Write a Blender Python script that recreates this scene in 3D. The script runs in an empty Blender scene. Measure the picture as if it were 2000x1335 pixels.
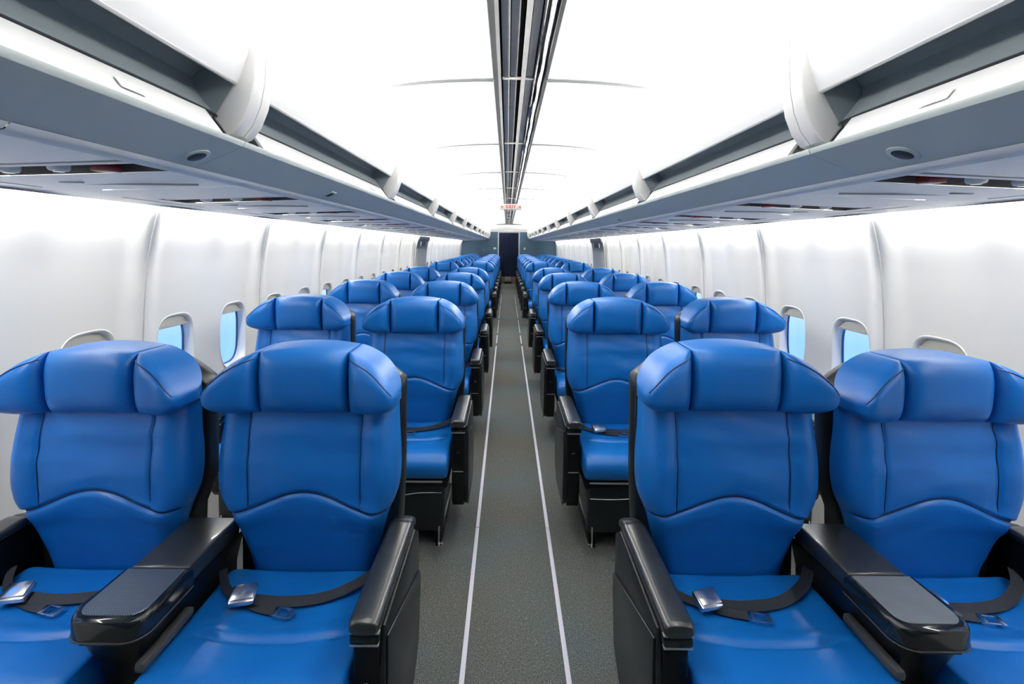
import bpy, bmesh, math, random
from mathutils import Vector, Matrix, noise

random.seed(4)
PI = math.pi
scene = bpy.context.scene
COL = scene.collection

# ------------------------------------------------------------------ helpers
def lerp(a, b, t): return a + (b - a) * t
def clamp(x, a=0.0, b=1.0): return max(a, min(b, x))
def sstep(a, b, x):
    t = clamp((x - a) / (b - a)); return t * t * (3 - 2 * t)
def interp(tab, x):
    if x <= tab[0][0]: return tab[0][1]
    for (x0, y0), (x1, y1) in zip(tab, tab[1:]):
        if x <= x1: return lerp(y0, y1, (x - x0) / (x1 - x0))
    return tab[-1][1]
def smooth_interp(tab, x):
    """Catmull-Rom through a table of (x, y)."""
    n = len(tab)
    if x <= tab[0][0]: return tab[0][1]
    if x >= tab[-1][0]: return tab[-1][1]
    for i in range(n - 1):
        if x <= tab[i + 1][0]:
            x0, y0 = tab[i]; x1, y1 = tab[i + 1]
            h = x1 - x0; t = (x - x0) / h
            def sl(k):
                if k == 0: return (tab[1][1] - tab[0][1]) / (tab[1][0] - tab[0][0])
                if k == n - 1: return (tab[-1][1] - tab[-2][1]) / (tab[-1][0] - tab[-2][0])
                return (tab[k + 1][1] - tab[k - 1][1]) / (tab[k + 1][0] - tab[k - 1][0])
            m0, m1 = sl(i) * h, sl(i + 1) * h
            return ((2*t**3 - 3*t*t + 1) * y0 + (t**3 - 2*t*t + t) * m0 + (-2*t**3 + 3*t*t) * y1 + (t**3 - t*t) * m1)

def obj(name, bm, mats, parent=None, smooth=True, angle=38, doubles=None):
    if doubles: bmesh.ops.remove_doubles(bm, verts=bm.verts, dist=doubles)
    bmesh.ops.recalc_face_normals(bm, faces=bm.faces)
    if smooth:
        lim = math.radians(angle)
        for f in bm.faces: f.smooth = True
        for e in bm.edges:
            if len(e.link_faces) == 2:
                try:
                    if e.calc_face_angle() > lim: e.smooth = False
                except ValueError: pass
    me = bpy.data.meshes.new(name); bm.to_mesh(me); bm.free()
    for m in (mats if isinstance(mats, (list, tuple)) else [mats]): me.materials.append(m)
    o = bpy.data.objects.new(name, me); COL.objects.link(o)
    if parent: o.parent = parent
    return o

def tag(o, label=None, cat=None, group=None, kind=None):
    if label: o['label'] = label
    if cat: o['category'] = cat
    if group: o['group'] = group
    if kind: o['kind'] = kind
    return o
def thing(name, label, cat, loc=(0, 0, 0), group=None, kind=None):
    o = bpy.data.objects.new(name, None); COL.objects.link(o); o.location = loc
    o.empty_display_size = 0.1
    return tag(o, label, cat, group, kind)
def struct(name, bm, m, parent=None, **k):
    o = obj(name, bm, m, parent, **k)
    if not parent: o['kind'] = 'structure'
    return o
def copy_tree(o, parent=None):
    c = o.copy(); COL.objects.link(c); c.parent = parent
    for ch in list(o.children): copy_tree(ch, c)
    return c

def grid(bm, P, flip=False, mat=0):
    """P: rows of points -> quads."""
    V = [[bm.verts.new(p) for p in row] for row in P]
    for i in range(len(V) - 1):
        for j in range(len(V[i]) - 1):
            q = (V[i][j], V[i + 1][j], V[i + 1][j + 1], V[i][j + 1])
            f = bm.faces.new(q if not flip else q[::-1]); f.material_index = mat
    return V
def loft(bm, rings, closed=True, caps=True, mat=0):
    V = [[bm.verts.new(p) for p in r] for r in rings]
    n = len(V[0])
    for i in range(len(V) - 1):
        for j in range(n if closed else n - 1):
            k = (j + 1) % n
            f = bm.faces.new((V[i][j], V[i][k], V[i + 1][k], V[i + 1][j])); f.material_index = mat
    if caps and closed:
        for r in (V[0][::-1], V[-1]):
            f = bm.faces.new(r); f.material_index = mat
    return V
def box(bm, x0, x1, y0, y1, z0, z1, bev=0.0, seg=2, mat=0, M=None):
    t = bmesh.new()
    vs = [t.verts.new((x, y, z)) for x in (x0, x1) for y in (y0, y1) for z in (z0, z1)]
    for f in ((0, 1, 3, 2), (4, 6, 7, 5), (0, 4, 5, 1), (2, 3, 7, 6), (0, 2, 6, 4), (1, 5, 7, 3)):
        t.faces.new([vs[i] for i in f])
    if bev > 0: bmesh.ops.bevel(t, geom=t.edges[:], offset=bev, segments=seg, profile=0.5, affect='EDGES')
    merge(bm, t, mat, M)
def merge(bm, t, mat=0, M=None):
    if M is not None: bmesh.ops.transform(t, matrix=M, verts=t.verts)
    mp = {v: bm.verts.new(v.co) for v in t.verts}
    for f in t.faces:
        try:
            g = bm.faces.new([mp[v] for v in f.verts]); g.material_index = mat
        except ValueError: pass
    t.free()
def prism_x(bm, poly, x0, x1, bev=0.0, seg=2, mat=0):
    """poly in (y, z) extruded along x."""
    t = bmesh.new()
    a = [t.verts.new((x0, y, z)) for y, z in poly]; b = [t.verts.new((x1, y, z)) for y, z in poly]
    n = len(poly)
    t.faces.new(a); t.faces.new(b[::-1])
    for i in range(n): t.faces.new((a[i], b[i], b[(i + 1) % n], a[(i + 1) % n]))
    if bev > 0: bmesh.ops.bevel(t, geom=t.edges[:], offset=bev, segments=seg, profile=0.5, affect='EDGES')
    merge(bm, t, mat)
def prism_z(bm, poly, z0, z1, bev=0.0, seg=2, mat=0):
    t = bmesh.new()
    a = [t.verts.new((x, y, z0)) for x, y in poly]; b = [t.verts.new((x, y, z1)) for x, y in poly]
    n = len(poly)
    t.faces.new(a[::-1]); t.faces.new(b)
    for i in range(n): t.faces.new((a[i], a[(i + 1) % n], b[(i + 1) % n], b[i]))
    if bev > 0:
        es = [e for e in t.edges if abs(e.verts[0].co.z - e.verts[1].co.z) < 1e-6]
        bmesh.ops.bevel(t, geom=es, offset=bev, segments=seg, profile=0.5, affect='EDGES')
    merge(bm, t, mat)
def extr_y(bm, pts, y0, y1, closed=False, mat=0, n=1, caps=True):
    """profile pts (x, z) extruded along y."""
    rings = [[(x, lerp(y0, y1, i / n), z) for x, z in pts] for i in range(n + 1)]
    return loft(bm, rings, closed=closed, caps=caps, mat=mat)
def tube(bm, pts, r, n=6, mat=0):
    rings = []
    pts = [Vector(p) for p in pts]
    for i, p in enumerate(pts):
        d = (pts[min(i + 1, len(pts) - 1)] - pts[max(i - 1, 0)]).normalized()
        up = Vector((0, 1, 0)) if abs(d.y) < 0.9 else Vector((0, 0, 1))
        a = d.cross(up).normalized(); b = d.cross(a)
        rings.append([p + r * (math.cos(2*PI*k/n) * a + math.sin(2*PI*k/n) * b) for k in range(n)])
    loft(bm, rings, mat=mat)
def ribbon(bm, pts, w, th, wdir, mat=0):
    """flat strap along pts, width direction per point."""
    rings = []
    pts = [Vector(p) for p in pts]
    for i, p in enumerate(pts):
        d = (pts[min(i + 1, len(pts) - 1)] - pts[max(i - 1, 0)]).normalized()
        wv = Vector(wdir[i] if isinstance(wdir, list) else wdir)
        wv = (wv - wv.dot(d) * d).normalized(); nn = d.cross(wv).normalized()
        rings.append([p + wv*w/2 + nn*th/2, p + wv*w/2 - nn*th/2, p - wv*w/2 - nn*th/2, p - wv*w/2 + nn*th/2])
    loft(bm, rings, mat=mat)
def disc(bm, c, nrm, r, h, n=20, mat=0):
    nrm = Vector(nrm).normalized(); q = nrm.to_track_quat('Z', 'Y')
    c = Vector(c)
    rings = []
    for rr, hh in ((r, 0), (r, h * .7), (r * .85, h)):
        rings.append([c + q @ Vector((rr*math.cos(2*PI*k/n), rr*math.sin(2*PI*k/n), hh)) for k in range(n)])
    loft(bm, rings, mat=mat)
def spline(pts, n=6):
    P = [Vector(p) for p in pts]; out = []
    for i in range(len(P) - 1):
        p0, p1, p2, p3 = P[max(i-1, 0)], P[i], P[i+1], P[min(i+2, len(P)-1)]
        for k in range(n):
            t = k / n
            out.append(0.5*((2*p1) + (p2-p0)*t + (2*p0-5*p1+4*p2-p3)*t*t + (3*p1-p0-3*p2+p3)*t**3))
    out.append(P[-1]); return out

# ------------------------------------------------------------------ materials
def mat(name, color, rough=0.5, metal=0.0, spec=0.5, bump=0.0, bscale=200.0, coat=0.0, var=0.0, vscale=3.0, bdist=0.002):
    m = bpy.data.materials.new(name); m.use_nodes = True
    nt = m.node_tree; b = nt.nodes['Principled BSDF']
    b.inputs['Base Color'].default_value = (*color, 1); b.inputs['Roughness'].default_value = rough
    b.inputs['Metallic'].default_value = metal; b.inputs['Specular IOR Level'].default_value = spec
    b.inputs['Coat Weight'].default_value = coat
    tc = nt.nodes.new('ShaderNodeTexCoord')
    if bump > 0:
        nz = nt.nodes.new('ShaderNodeTexNoise'); nz.inputs['Scale'].default_value = bscale; nz.inputs['Detail'].default_value = 3
        bp = nt.nodes.new('ShaderNodeBump'); bp.inputs['Strength'].default_value = bump; bp.inputs['Distance'].default_value = bdist
        nt.links.new(tc.outputs['Object'], nz.inputs['Vector']); nt.links.new(nz.outputs['Fac'], bp.inputs['Height'])
        nt.links.new(bp.outputs['Normal'], b.inputs['Normal'])
    if var > 0:
        nz = nt.nodes.new('ShaderNodeTexNoise'); nz.inputs['Scale'].default_value = vscale; nz.inputs['Detail'].default_value = 4
        mr = nt.nodes.new('ShaderNodeMapRange'); mr.inputs['To Min'].default_value = 1 - var; mr.inputs['To Max'].default_value = 1 + var
        mx = nt.nodes.new('ShaderNodeMix'); mx.data_type = 'RGBA'; mx.blend_type = 'MULTIPLY'
        mx.inputs[0].default_value = 1; mx.inputs[6].default_value = (*color, 1)
        nt.links.new(tc.outputs['Object'], nz.inputs['Vector']); nt.links.new(nz.outputs['Fac'], mr.inputs['Value'])
        nt.links.new(mr.outputs['Result'], mx.inputs[7]); nt.links.new(mx.outputs[2], b.inputs['Base Color'])
    return m

BLUE = mat('blue_leather', (0.004, 0.135, 0.47), rough=0.36, spec=0.5, bump=0.12, bscale=260, var=0.06, vscale=5)
PIPE = mat('piping_and_seam_shade', (0.002, 0.018, 0.085), rough=0.5)  # wing piping, and the shade line painted into the backrest seams
BLACK_L = mat('black_leather', (0.006, 0.008, 0.008), rough=0.34, spec=0.5, bump=0.15, bscale=300)
BLACK_P = mat('black_plastic', (0.003, 0.004, 0.004), rough=0.32, spec=0.35)
ARMPAD = mat('sheen_black_armrest_leather', (0.022, 0.024, 0.023), rough=0.30, spec=0.8, bump=0.15, bscale=300, coat=.25)  # lighter, glossier black leather: sheen of the ceiling put into the colour
GLOSS_P = mat('gloss_black_plastic', (0.008, 0.010, 0.011), rough=0.12, spec=0.6)
PANEL_G = mat('charcoal_side_panel', (0.010, 0.014, 0.015), rough=0.40, bump=0.1, bscale=250)
LEGREST = mat('charcoal_leg_rest', (0.006, 0.011, 0.012), rough=0.4, bump=0.1, bscale=250)
CHROME = mat('brushed_chrome', (0.78, 0.77, 0.74), rough=0.22, metal=1.0)
SILVER = mat('silver_trim', (0.55, 0.55, 0.54), rough=0.35, metal=0.7)
SILVER_D = mat('dull_grey_trim', (0.06, 0.06, 0.06), rough=.4)
STRAP = mat('dark_webbing', (0.010, 0.014, 0.022), rough=0.6, bump=0.3, bscale=600)
TRAY_S = mat('grey_tray', (0.16, 0.18, 0.19), rough=0.25, var=0.12, vscale=18)
WALLM = mat('white_wall_lining', (0.80, 0.80, 0.775), rough=0.5, spec=0.3)
SEAM = mat('grey_seam', (0.36, 0.38, 0.38), rough=0.5)
CEIL = mat('white_ceiling_lining', (0.88, 0.88, 0.875), rough=0.6, spec=0.2)
BINW = mat('white_bin_plastic', (0.86, 0.86, 0.85), rough=0.35, spec=0.4)
BINC = mat('white_bin_collar', (0.82, 0.81, 0.79), rough=0.4, spec=0.4)
BING = mat('grey_bin_recess', (0.27, 0.32, 0.34), rough=0.45)
VALM = mat('shade_grey_bin_underside', (0.54, 0.59, 0.57), rough=0.42, spec=0.4)  # shade on white plastic, put into the base colour
PSUM = mat('pale_grey_service_panel', (0.90, 0.90, 0.885), rough=0.42)
SLOTM = mat('brown_grey_slot', (0.14, 0.135, 0.13), rough=0.5)
DARKSLOT = mat('near_black_slot', (0.012, 0.016, 0.02), rough=0.5)
RED = mat('dark_red_placard', (0.22, 0.006, 0.008), rough=0.4)
SIGNP = mat('ivory_sign_face', (0.30, 0.285, 0.27), rough=0.5)
REDTXT = mat('red_sign_print', (0.34, 0.008, 0.004), rough=0.5)
SIGNW = mat('white_sign_plastic', (0.80, 0.77, 0.72), rough=0.4)
LENSW = mat('white_lamp_lens', (0.85, 0.85, 0.85), rough=0.2)
RAIL = mat('dull_aluminium_rail', (0.30, 0.30, 0.295), rough=0.5, spec=.2, metal=0.0, var=0.25, vscale=7, bump=0.3, bscale=18, bdist=0.01)
RAILD = mat('dark_channel_liner', (0.09, 0.09, 0.088), rough=0.7, spec=.2, var=0.2, vscale=6)
EDGER = mat('dark_edge_rail', (0.07, 0.072, 0.072), rough=0.6, spec=.1, metal=0.0, var=0.25, vscale=7)
FOIL = mat('crinkled_foil_liner', (0.10, 0.10, 0.10), rough=0.4, spec=.35, metal=0.1, bump=0.9, bscale=26, bdist=0.02)
BULK = mat('blue_grey_bulkhead', (0.030, 0.076, 0.125), rough=0.6, var=0.05)
BULKT = mat('grey_bulkhead_trim', (0.30, 0.36, 0.39), rough=0.45)
CURT = mat('navy_curtain', (0.012, 0.020, 0.050), rough=0.85, spec=0.2)
BEIGE = mat('beige_galley_panel', (0.42, 0.38, 0.31), rough=0.5)
SHADE = mat('cream_window_shade', (0.72, 0.69, 0.60), rough=0.5)
BEZEL = mat('white_window_bezel', (0.74, 0.74, 0.73), rough=0.35)
GASK = mat('blue_window_gasket', (0.01, 0.10, 0.30), rough=0.5)
EXITG = mat('grey_exit_header', (0.17, 0.19, 0.185), rough=0.5)
EXITP = mat('grey_exit_lining', (0.30, 0.32, 0.31), rough=0.45)
STRIPE = mat('white_floor_strip', (0.74, 0.72, 0.82), rough=0.35)

# pane: thin clear glass with a faint reflection
GLASS = bpy.data.materials.new('window_pane_glass'); GLASS.use_nodes = True
nt = GLASS.node_tree; nt.nodes.clear()
out = nt.nodes.new('ShaderNodeOutputMaterial'); tr = nt.nodes.new('ShaderNodeBsdfTransparent'); gl = nt.nodes.new('ShaderNodeBsdfGlossy')
tr.inputs['Color'].default_value = (0.86, 0.94, 1.0, 1); gl.inputs['Roughness'].default_value = 0.03
mx = nt.nodes.new('ShaderNodeMixShader'); fr = nt.nodes.new('ShaderNodeFresnel'); fr.inputs['IOR'].default_value = 1.3
nt.links.new(fr.outputs[0], mx.inputs[0]); nt.links.new(tr.outputs[0], mx.inputs[1]); nt.links.new(gl.outputs[0], mx.inputs[2])
nt.links.new(mx.outputs[0], out.inputs['Surface'])

# carpet: charcoal blue-grey pile with pale flecks
def carpet():
    m = bpy.data.materials.new('flecked_grey_carpet'); m.use_nodes = True
    nt = m.node_tree; b = nt.nodes['Principled BSDF']; b.inputs['Roughness'].default_value = 0.9; b.inputs['Specular IOR Level'].default_value = 0.15
    tc = nt.nodes.new('ShaderNodeTexCoord')
    n1 = nt.nodes.new('ShaderNodeTexNoise'); n1.inputs['Scale'].default_value = 1.6; n1.inputs['Detail'].default_value = 3
    r1 = nt.nodes.new('ShaderNodeValToRGB')
    r1.color_ramp.elements[0].position = .35; r1.color_ramp.elements[0].color = (0.100, 0.098, 0.086, 1)
    r1.color_ramp.elements[1].position = .65; r1.color_ramp.elements[1].color = (0.092, 0.114, 0.118, 1)
    n2 = nt.nodes.new('ShaderNodeTexNoise'); n2.inputs['Scale'].default_value = 190; n2.inputs['Detail'].default_value = 2
    r2 = nt.nodes.new('ShaderNodeValToRGB')
    r2.color_ramp.elements[0].position = .30; r2.color_ramp.elements[0].color = (0.55, 0.55, 0.55, 1)
    r2.color_ramp.elements[1].position = .72; r2.color_ramp.elements[1].color = (1.7, 1.7, 1.65, 1)
    mx = nt.nodes.new('ShaderNodeMix'); mx.data_type = 'RGBA'; mx.blend_type = 'MULTIPLY'; mx.inputs[0].default_value = 1
    v = nt.nodes.new('ShaderNodeTexVoronoi'); v.inputs['Scale'].default_value = 75
    r3 = nt.nodes.new('ShaderNodeValToRGB')
    r3.color_ramp.elements[0].position = .09; r3.color_ramp.elements[0].color = (1, 1, 1, 1)
    r3.color_ramp.elements[1].position = .15; r3.color_ramp.elements[1].color = (0, 0, 0, 1)
    m2 = nt.nodes.new('ShaderNodeMix'); m2.data_type = 'RGBA'; m2.inputs[7].default_value = (0.30, 0.29, 0.24, 1)
    bp = nt.nodes.new('ShaderNodeBump'); bp.inputs['Strength'].default_value = .5; bp.inputs['Distance'].default_value = .004
    L = nt.links.new
    for n in (n1, n2, v): L(tc.outputs['Object'], n.inputs['Vector'])
    L(n1.outputs['Fac'], r1.inputs['Fac']); L(n2.outputs['Fac'], r2.inputs['Fac'])
    L(r1.outputs['Color'], mx.inputs[6]); L(r2.outputs['Color'], mx.inputs[7])
    L(v.outputs['Distance'], r3.inputs['Fac']); L(r3.outputs['Color'], m2.inputs[0]); L(mx.outputs[2], m2.inputs[6])
    L(m2.outputs[2], b.inputs['Base Color']); L(n2.outputs['Fac'], bp.inputs['Height']); L(bp.outputs['Normal'], b.inputs['Normal'])
    return m
CARPET = carpet()

# perforated metal tray insert
def perf():
    m = bpy.data.materials.new('perforated_metal'); m.use_nodes = True
    nt = m.node_tree; b = nt.nodes['Principled BSDF']; b.inputs['Roughness'].default_value = .3; b.inputs['Metallic'].default_value = .8
    tc = nt.nodes.new('ShaderNodeTexCoord'); v = nt.nodes.new('ShaderNodeTexVoronoi'); v.inputs['Scale'].default_value = 170; v.inputs['Randomness'].default_value = 0
    r = nt.nodes.new('ShaderNodeValToRGB'); r.color_ramp.elements[0].position = .25; r.color_ramp.elements[0].color = (.03, .035, .035, 1)
    r.color_ramp.elements[1].position = .5; r.color_ramp.elements[1].color = (.30, .33, .34, 1)
    nt.links.new(tc.outputs['Object'], v.inputs['Vector']); nt.links.new(v.outputs['Distance'], r.inputs['Fac']); nt.links.new(r.outputs['Color'], b.inputs['Base Color'])
    return m
PERF = perf()

# ------------------------------------------------------------------ dimensions
Y0, Y1 = -0.30, 17.3                      # cabin from behind the camera to the far bulkhead
KB = 0.93                                  # bins: scale of the section
ZE = 1.45
def bp_(x, z): return (x * KB, ZE + (z - ZE) * KB)
WALL_TAB = [(0.0, 1.555), (0.2, 1.61), (0.5, 1.67), (0.8, 1.705), (1.05, 1.71), (1.3, 1.698), (1.45, 1.68), (1.6, 1.645), (1.8, 1.575), (2.0, 1.47)]
def wx(z): return smooth_interp(WALL_TAB, z)
WIN_P = 0.508
WIN_START = {-1: 1.92, 1: 1.97}
WIN_Z, WIN_HW, WIN_HH = 0.895, 0.136, 0.19
EXIT = (8.55, 9.75)
def has_window(y): return not (EXIT[0] - .15 < y < EXIT[1] + .15)

# ------------------------------------------------------------------ floor, shell
bm = bmesh.new(); grid(bm, [[(x, y, 0) for x in (-1.7, 0, 1.7)] for y in (Y0, 6, 12, Y1 + 1.6)])
struct('floor', bm, CARPET)

def wall(side):
    s = side; bm = bmesh.new(); n = 12
    k0 = math.ceil((Y0 - .3 - WIN_START[s]) / WIN_P); ys = [WIN_START[s] + WIN_P * k for k in range(k0, 60) if WIN_START[s] + WIN_P * k < Y1 + .2]
    za, zb = WIN_Z - .36, WIN_Z + .36
    def is_joint(y):                        # panel joints at every second bay boundary
        q = (y - WIN_START[s] - WIN_P / 2) / WIN_P
        return round(q) % 2 == 0
    def off(yc, dy, z=1.0):                        # shallow scallop: ribs between the bays
        if EXIT[0] - .1 < yc + dy < EXIT[1] + .1: return 0
        t = abs(dy) / (WIN_P / 2)
        return (.024 if is_joint(yc + math.copysign(WIN_P / 2, dy)) else .007) * sstep(.5, .93, t) * sstep(.3, .6, z)
    def P(yc, dy, z): return (s * (wx(z) - off(yc, dy, z)), yc + dy, z)
    zl = [0.0, .1, .2, .3, .42, za]; zu = [zb + (2.0 - zb) * i / 10 for i in range(11)]
    for yc in ys:
        dys = [(-.5 + i / n) * WIN_P for i in range(n + 1)]
        dys = sorted(set(dys + [(-.5 + q) * WIN_P for q in (.02, .05, .12, .2, .8, .88, .95, .98)]))
        grid(bm, [[P(yc, d, z) for d in dys] for z in zl])
        grid(bm, [[P(yc, d, z) for d in dys] for z in zu])
        zm = [lerp(za, zb, i / n) for i in range(n + 1)]
        if not has_window(yc):
            grid(bm, [[P(yc, d, z) for d in dys] for z in zm]); continue
        # ring around the window opening
        outer = [(d, za) for d in dys] + [(dys[-1], z) for z in zm[1:]] + [(d, zb) for d in dys[::-1][1:]] + [(dys[0], z) for z in zm[::-1][1:-1]]
        rows = []
        for t in (0, .12, .3, .55, .8, 1.0):
            row = []
            for d, z in outer:
                a = math.atan2((z - WIN_Z) / (.36), d / (WIN_P / 2))
                c, q = math.cos(a), math.sin(a); e = 2 / 3.4
                hx = WIN_HW * math.copysign(abs(c) ** e, c); hz = WIN_HH * math.copysign(abs(q) ** e, q)
                dd, zz = lerp(hx, d, t), lerp(WIN_Z + hz, z, t)
                row.append(P(yc, dd, zz))
            rows.append(row + [row[0]])
        grid(bm, rows)
    # joint strip at every second bay
    zz = [.6 + i * (1.85 - .6) / 24 for i in range(25)]
    for k, yc in enumerate(ys):
        y = yc + WIN_P / 2
        if not is_joint(y): continue
        if EXIT[0] - .05 < y < EXIT[1] + .05: continue
        tube(bm, [(s * (wx(z) - .0235), y, z) for z in zz], .0042, 6, mat=1)
    struct('wall_left' if s < 0 else 'wall_right', bm, [WALLM, SEAM], doubles=.0004, angle=50)
wall(-1); wall(1)

# windows: each one a bezel with reveal, a shade pulled a little down, a pane and a gasket
def make_window():
    root = thing('window', None, None, kind='structure')
    N = 40
    def ring(hw, hh, x, dz=0):
        r = []
        for k in range(N):
            a = 2 * PI * k / N; c, q = math.cos(a), math.sin(a); e = 2 / 3.4
            r.append((x, hw * math.copysign(abs(c) ** e, c), dz + hh * math.copysign(abs(q) ** e, q)))
        return r
    bm = bmesh.new()                       # local +x points outward
    def cx(r, o): return [(wx(WIN_Z + p[2]) - wx(WIN_Z) + o, p[1], p[2]) for p in r]
    loft(bm, [cx(ring(WIN_HW + .008, WIN_HH + .010, 0), .001), cx(ring(WIN_HW + .006, WIN_HH + .007, 0), -.0018), cx(ring(WIN_HW + .001, WIN_HH + .002, 0), -.0012),
              cx(ring(WIN_HW - .004, WIN_HH - .004, 0), .004), cx(ring(WIN_HW - .007, WIN_HH - .008, 0), .03), ring(WIN_HW - .010, WIN_HH - .012, .054)], caps=False)
    obj('window_frame', bm, BEZEL, root, angle=60)
    bm = bmesh.new()
    loft(bm, [ring(WIN_HW - .009, WIN_HH - .010, .046), ring(WIN_HW - .017, WIN_HH - .017, .046), ring(WIN_HW - .018, WIN_HH - .018, .052)], caps=False)
    obj('gasket', bm, GASK, root)
    bm = bmesh.new(); r = ring(WIN_HW - .008, WIN_HH - .010, .0525); V = [bm.verts.new(p) for p in r]; bm.faces.new(V)
    obj('window_pane', bm, GLASS, root)
    bm = bmesh.new()                       # shade: top strip of the opening
    hw, hh = WIN_HW - .008, WIN_HH - .008
    pts = [p for p in ring(hw, hh, .024) if p[2] >= hh - .043]
    pts.sort(key=lambda p: math.atan2(p[2], p[1]))
    z0 = hh - .046
    poly = [(p[1], p[2]) for p in pts] + [(-hw + .002, z0), (0, z0 - .002), (hw - .002, z0)]
    t = bmesh.new(); a = [t.verts.new((.024, y, z)) for y, z in poly]; b = [t.verts.new((.031, y, z)) for y, z in poly]
    t.faces.new(a); t.faces.new(b[::-1])
    for i in range(len(poly)): t.faces.new((a[i], b[i], b[(i + 1) % len(poly)], a[(i + 1) % len(poly)]))
    merge(bm, t); box(bm, .018, .03, -hw + .01, hw - .01, z0 - .006, z0 + .006, .002)
    obj('window_shade', bm, SHADE, root)
    return root
W = make_window(); first = True; wn = 0
for s in (-1, 1):
    k = -3
    while True:
        y = WIN_START[s] + WIN_P * k; k += 1
        if y > Y1 - .25: break
        if y < .2 or not has_window(y): continue
        wn += 1
        o = W if first else copy_tree(W); first = False
        o.name = 'window_%d' % wn
        o.location = (s * wx(WIN_Z), y, WIN_Z); o.rotation_euler = (0, 0, 0 if s > 0 else PI)

# ceiling: two vaulted halves either side of the channel, plus an unseen outer roof skin, added to keep sky light out
CZ, CH = 2.20, 0.116
CPROF = [(CH, CZ), (.2, 2.199), (.32, 2.194), (.45, 2.184), (.58, 2.166), (.72, 2.135), (.84, 2.098), (.95, 2.052)]
SEAMS = [2.19 - 1.39 + 1.39 * k for k in range(12)]
bm = bmesh.new()
for s in (-1, 1):
    extr_y(bm, [(s * x, z) for x, z in CPROF], Y0, Y1, n=30)
    for y in SEAMS:
        if y > Y1 - .1: break
        rows = []
        for x, z in CPROF: rows.append([(s * x, y - .016, z - .0005), (s * x, y - .010, z - .006), (s * x, y + .010, z - .006), (s * x, y + .016, z - .0005)])
        grid(bm, rows, mat=1)
SEAMC = mat('grey_joint_strip', (0.13, 0.135, 0.135), rough=.5)
struct('ceiling', bm, [CEIL, SEAMC])
bm = bmesh.new()
roof = [(1.555, 0), (1.72, .5), (1.78, 1.05), (1.75, 1.4), (1.62, 1.85), (1.3, 2.25), (.8, 2.48), (0, 2.58)]
for s in (-1, 1):
    extr_y(bm, [(s * x, z) for x, z in roof[4:]], Y0 - .1, Y1 + 1.7, n=2)
    extr_y(bm, [(s * 1.62, 1.85), (s * wx(1.8), 1.8)], Y0 - .1, Y1 + 1.7)
struct('roof', bm, WALLM)

# open channel along the ceiling with its rails
CT = thing('ceiling_channel', 'long grey metal channel of rails running down the middle of the white ceiling', 'ceiling channel', (0, 0, 2.1))
zc = CZ - 2.1
bm = bmesh.new(); extr_y(bm, [(-CH, zc - .002), (-CH - .002, zc + .07), (CH + .002, zc + .07), (CH, zc - .002)], Y0, Y1 - .35, n=1); obj('channel_liner', bm, RAILD, CT)
def rail(name, pts, m, y0=Y0, y1=Y1 - .36, nn=1):
    bm = bmesh.new(); extr_y(bm, pts, y0, y1, closed=True, n=nn); obj(name, bm, m, CT, angle=25)
rail('edge_rail', [(-.124, zc + .001), (-.121, zc - .005), (-.100, zc - .003), (-.088, zc + .008), (-.084, zc + .03), (-.105, zc + .03)], EDGER)
rail('edge_rail', [(.124, zc + .001), (.121, zc - .005), (.108, zc - .003), (.10, zc + .008), (.10, zc + .03), (.11, zc + .03)], EDGER)
rail('flat_rail', [(-.079, zc + .012), (-.050, zc + .006), (-.048, zc + .03), (-.079, zc + .03)], RAIL)
rail('flat_rail', [(-.045, zc + .018), (-.016, zc + .012), (-.014, zc + .03), (-.045, zc + .03)], RAIL)
rail('flat_rail', [(.004, zc + .002), (.022, zc - .002), (.024, zc + .03), (.004, zc + .03)], RAIL)
rail('flat_rail', [(.026, zc + .016), (.054, zc + .010), (.056, zc + .03), (.026, zc + .03)], RAIL)
bm = bmesh.new(); rows = []
for i in range(260):
    y = lerp(Y0, Y1 - .4, i / 259)
    w = .012 * noise.noise((y * 3.1, 0, 2)) ; h = .012 * noise.noise((y * 4.3, 3, 1))
    rows.append([(.058, y, zc + .016 + h), (.068, y, zc + .004 + w), (.078 + .3 * w, y, zc + .012 + h), (.090, y, zc - .004 + .5 * w), (.101, y, zc + .006)])
grid(bm, rows); obj('foil_strip', bm, FOIL, CT)
for y in SEAMS:
    if y < Y1 - .5:
        bm = bmesh.new(); box(bm, -.082, .058, y - .006, y + .006, zc + .002, zc + .012, .001); obj('cross_tie', bm, RAIL, CT)

# far bulkhead with its doorway, header and trims
DW, DH = 0.372, 1.93
bm = bmesh.new()
for s in (-1, 1):
    zz = [0.0, .3, .6, .9, 1.2, 1.4, 1.6, 1.9, 2.2]
    rows = [[(s * DW, z), (s * .9, z), (s * (wx(min(z, 1.8)) - .004), z)] for z in zz]
    for yy, fl in ((Y1, False), (Y1 + .05, True)):
        grid(bm, [[(x, yy, z) for x, z in r] for r in rows], flip=fl)
    grid(bm, [[(s * DW, Y1, z), (s * DW, Y1 + .05, z)] for z in zz])
struct('wall_front', bm, BULK)
bm = bmesh.new()
for s in (-1, 1): box(bm, s * DW - .025, s * DW + .025, Y1 - .012, Y1 + .06, 0, DH, .004)
struct('trim_1', bm, BULKT)
bm = bmesh.new()                          # white header that rolls down from the ceiling to the door top
prof = [(Y1 - .55, 2.16), (Y1 - .32, 2.10), (Y1 - .14, 2.03), (Y1 - .05, 1.965), (Y1 - .03, 1.93), (Y1 + .05, 1.93), (Y1 + .05, 2.25)]
loft(bm, [[(x, y, z) for y, z in prof] for x in (-.75, 0, .75)], closed=False)
box(bm, -.16, .16, Y1 - .06, Y1 - .02, 1.955, 1.975, .004)
struct('trim_2', bm, CEIL)
bm = bmesh.new(); grid(bm, [[(x, Y0, z) for x in (-1.72, 0, 1.72)] for z in (0, 1, 2.6)]); struct('wall_back', bm, BULK)
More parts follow.
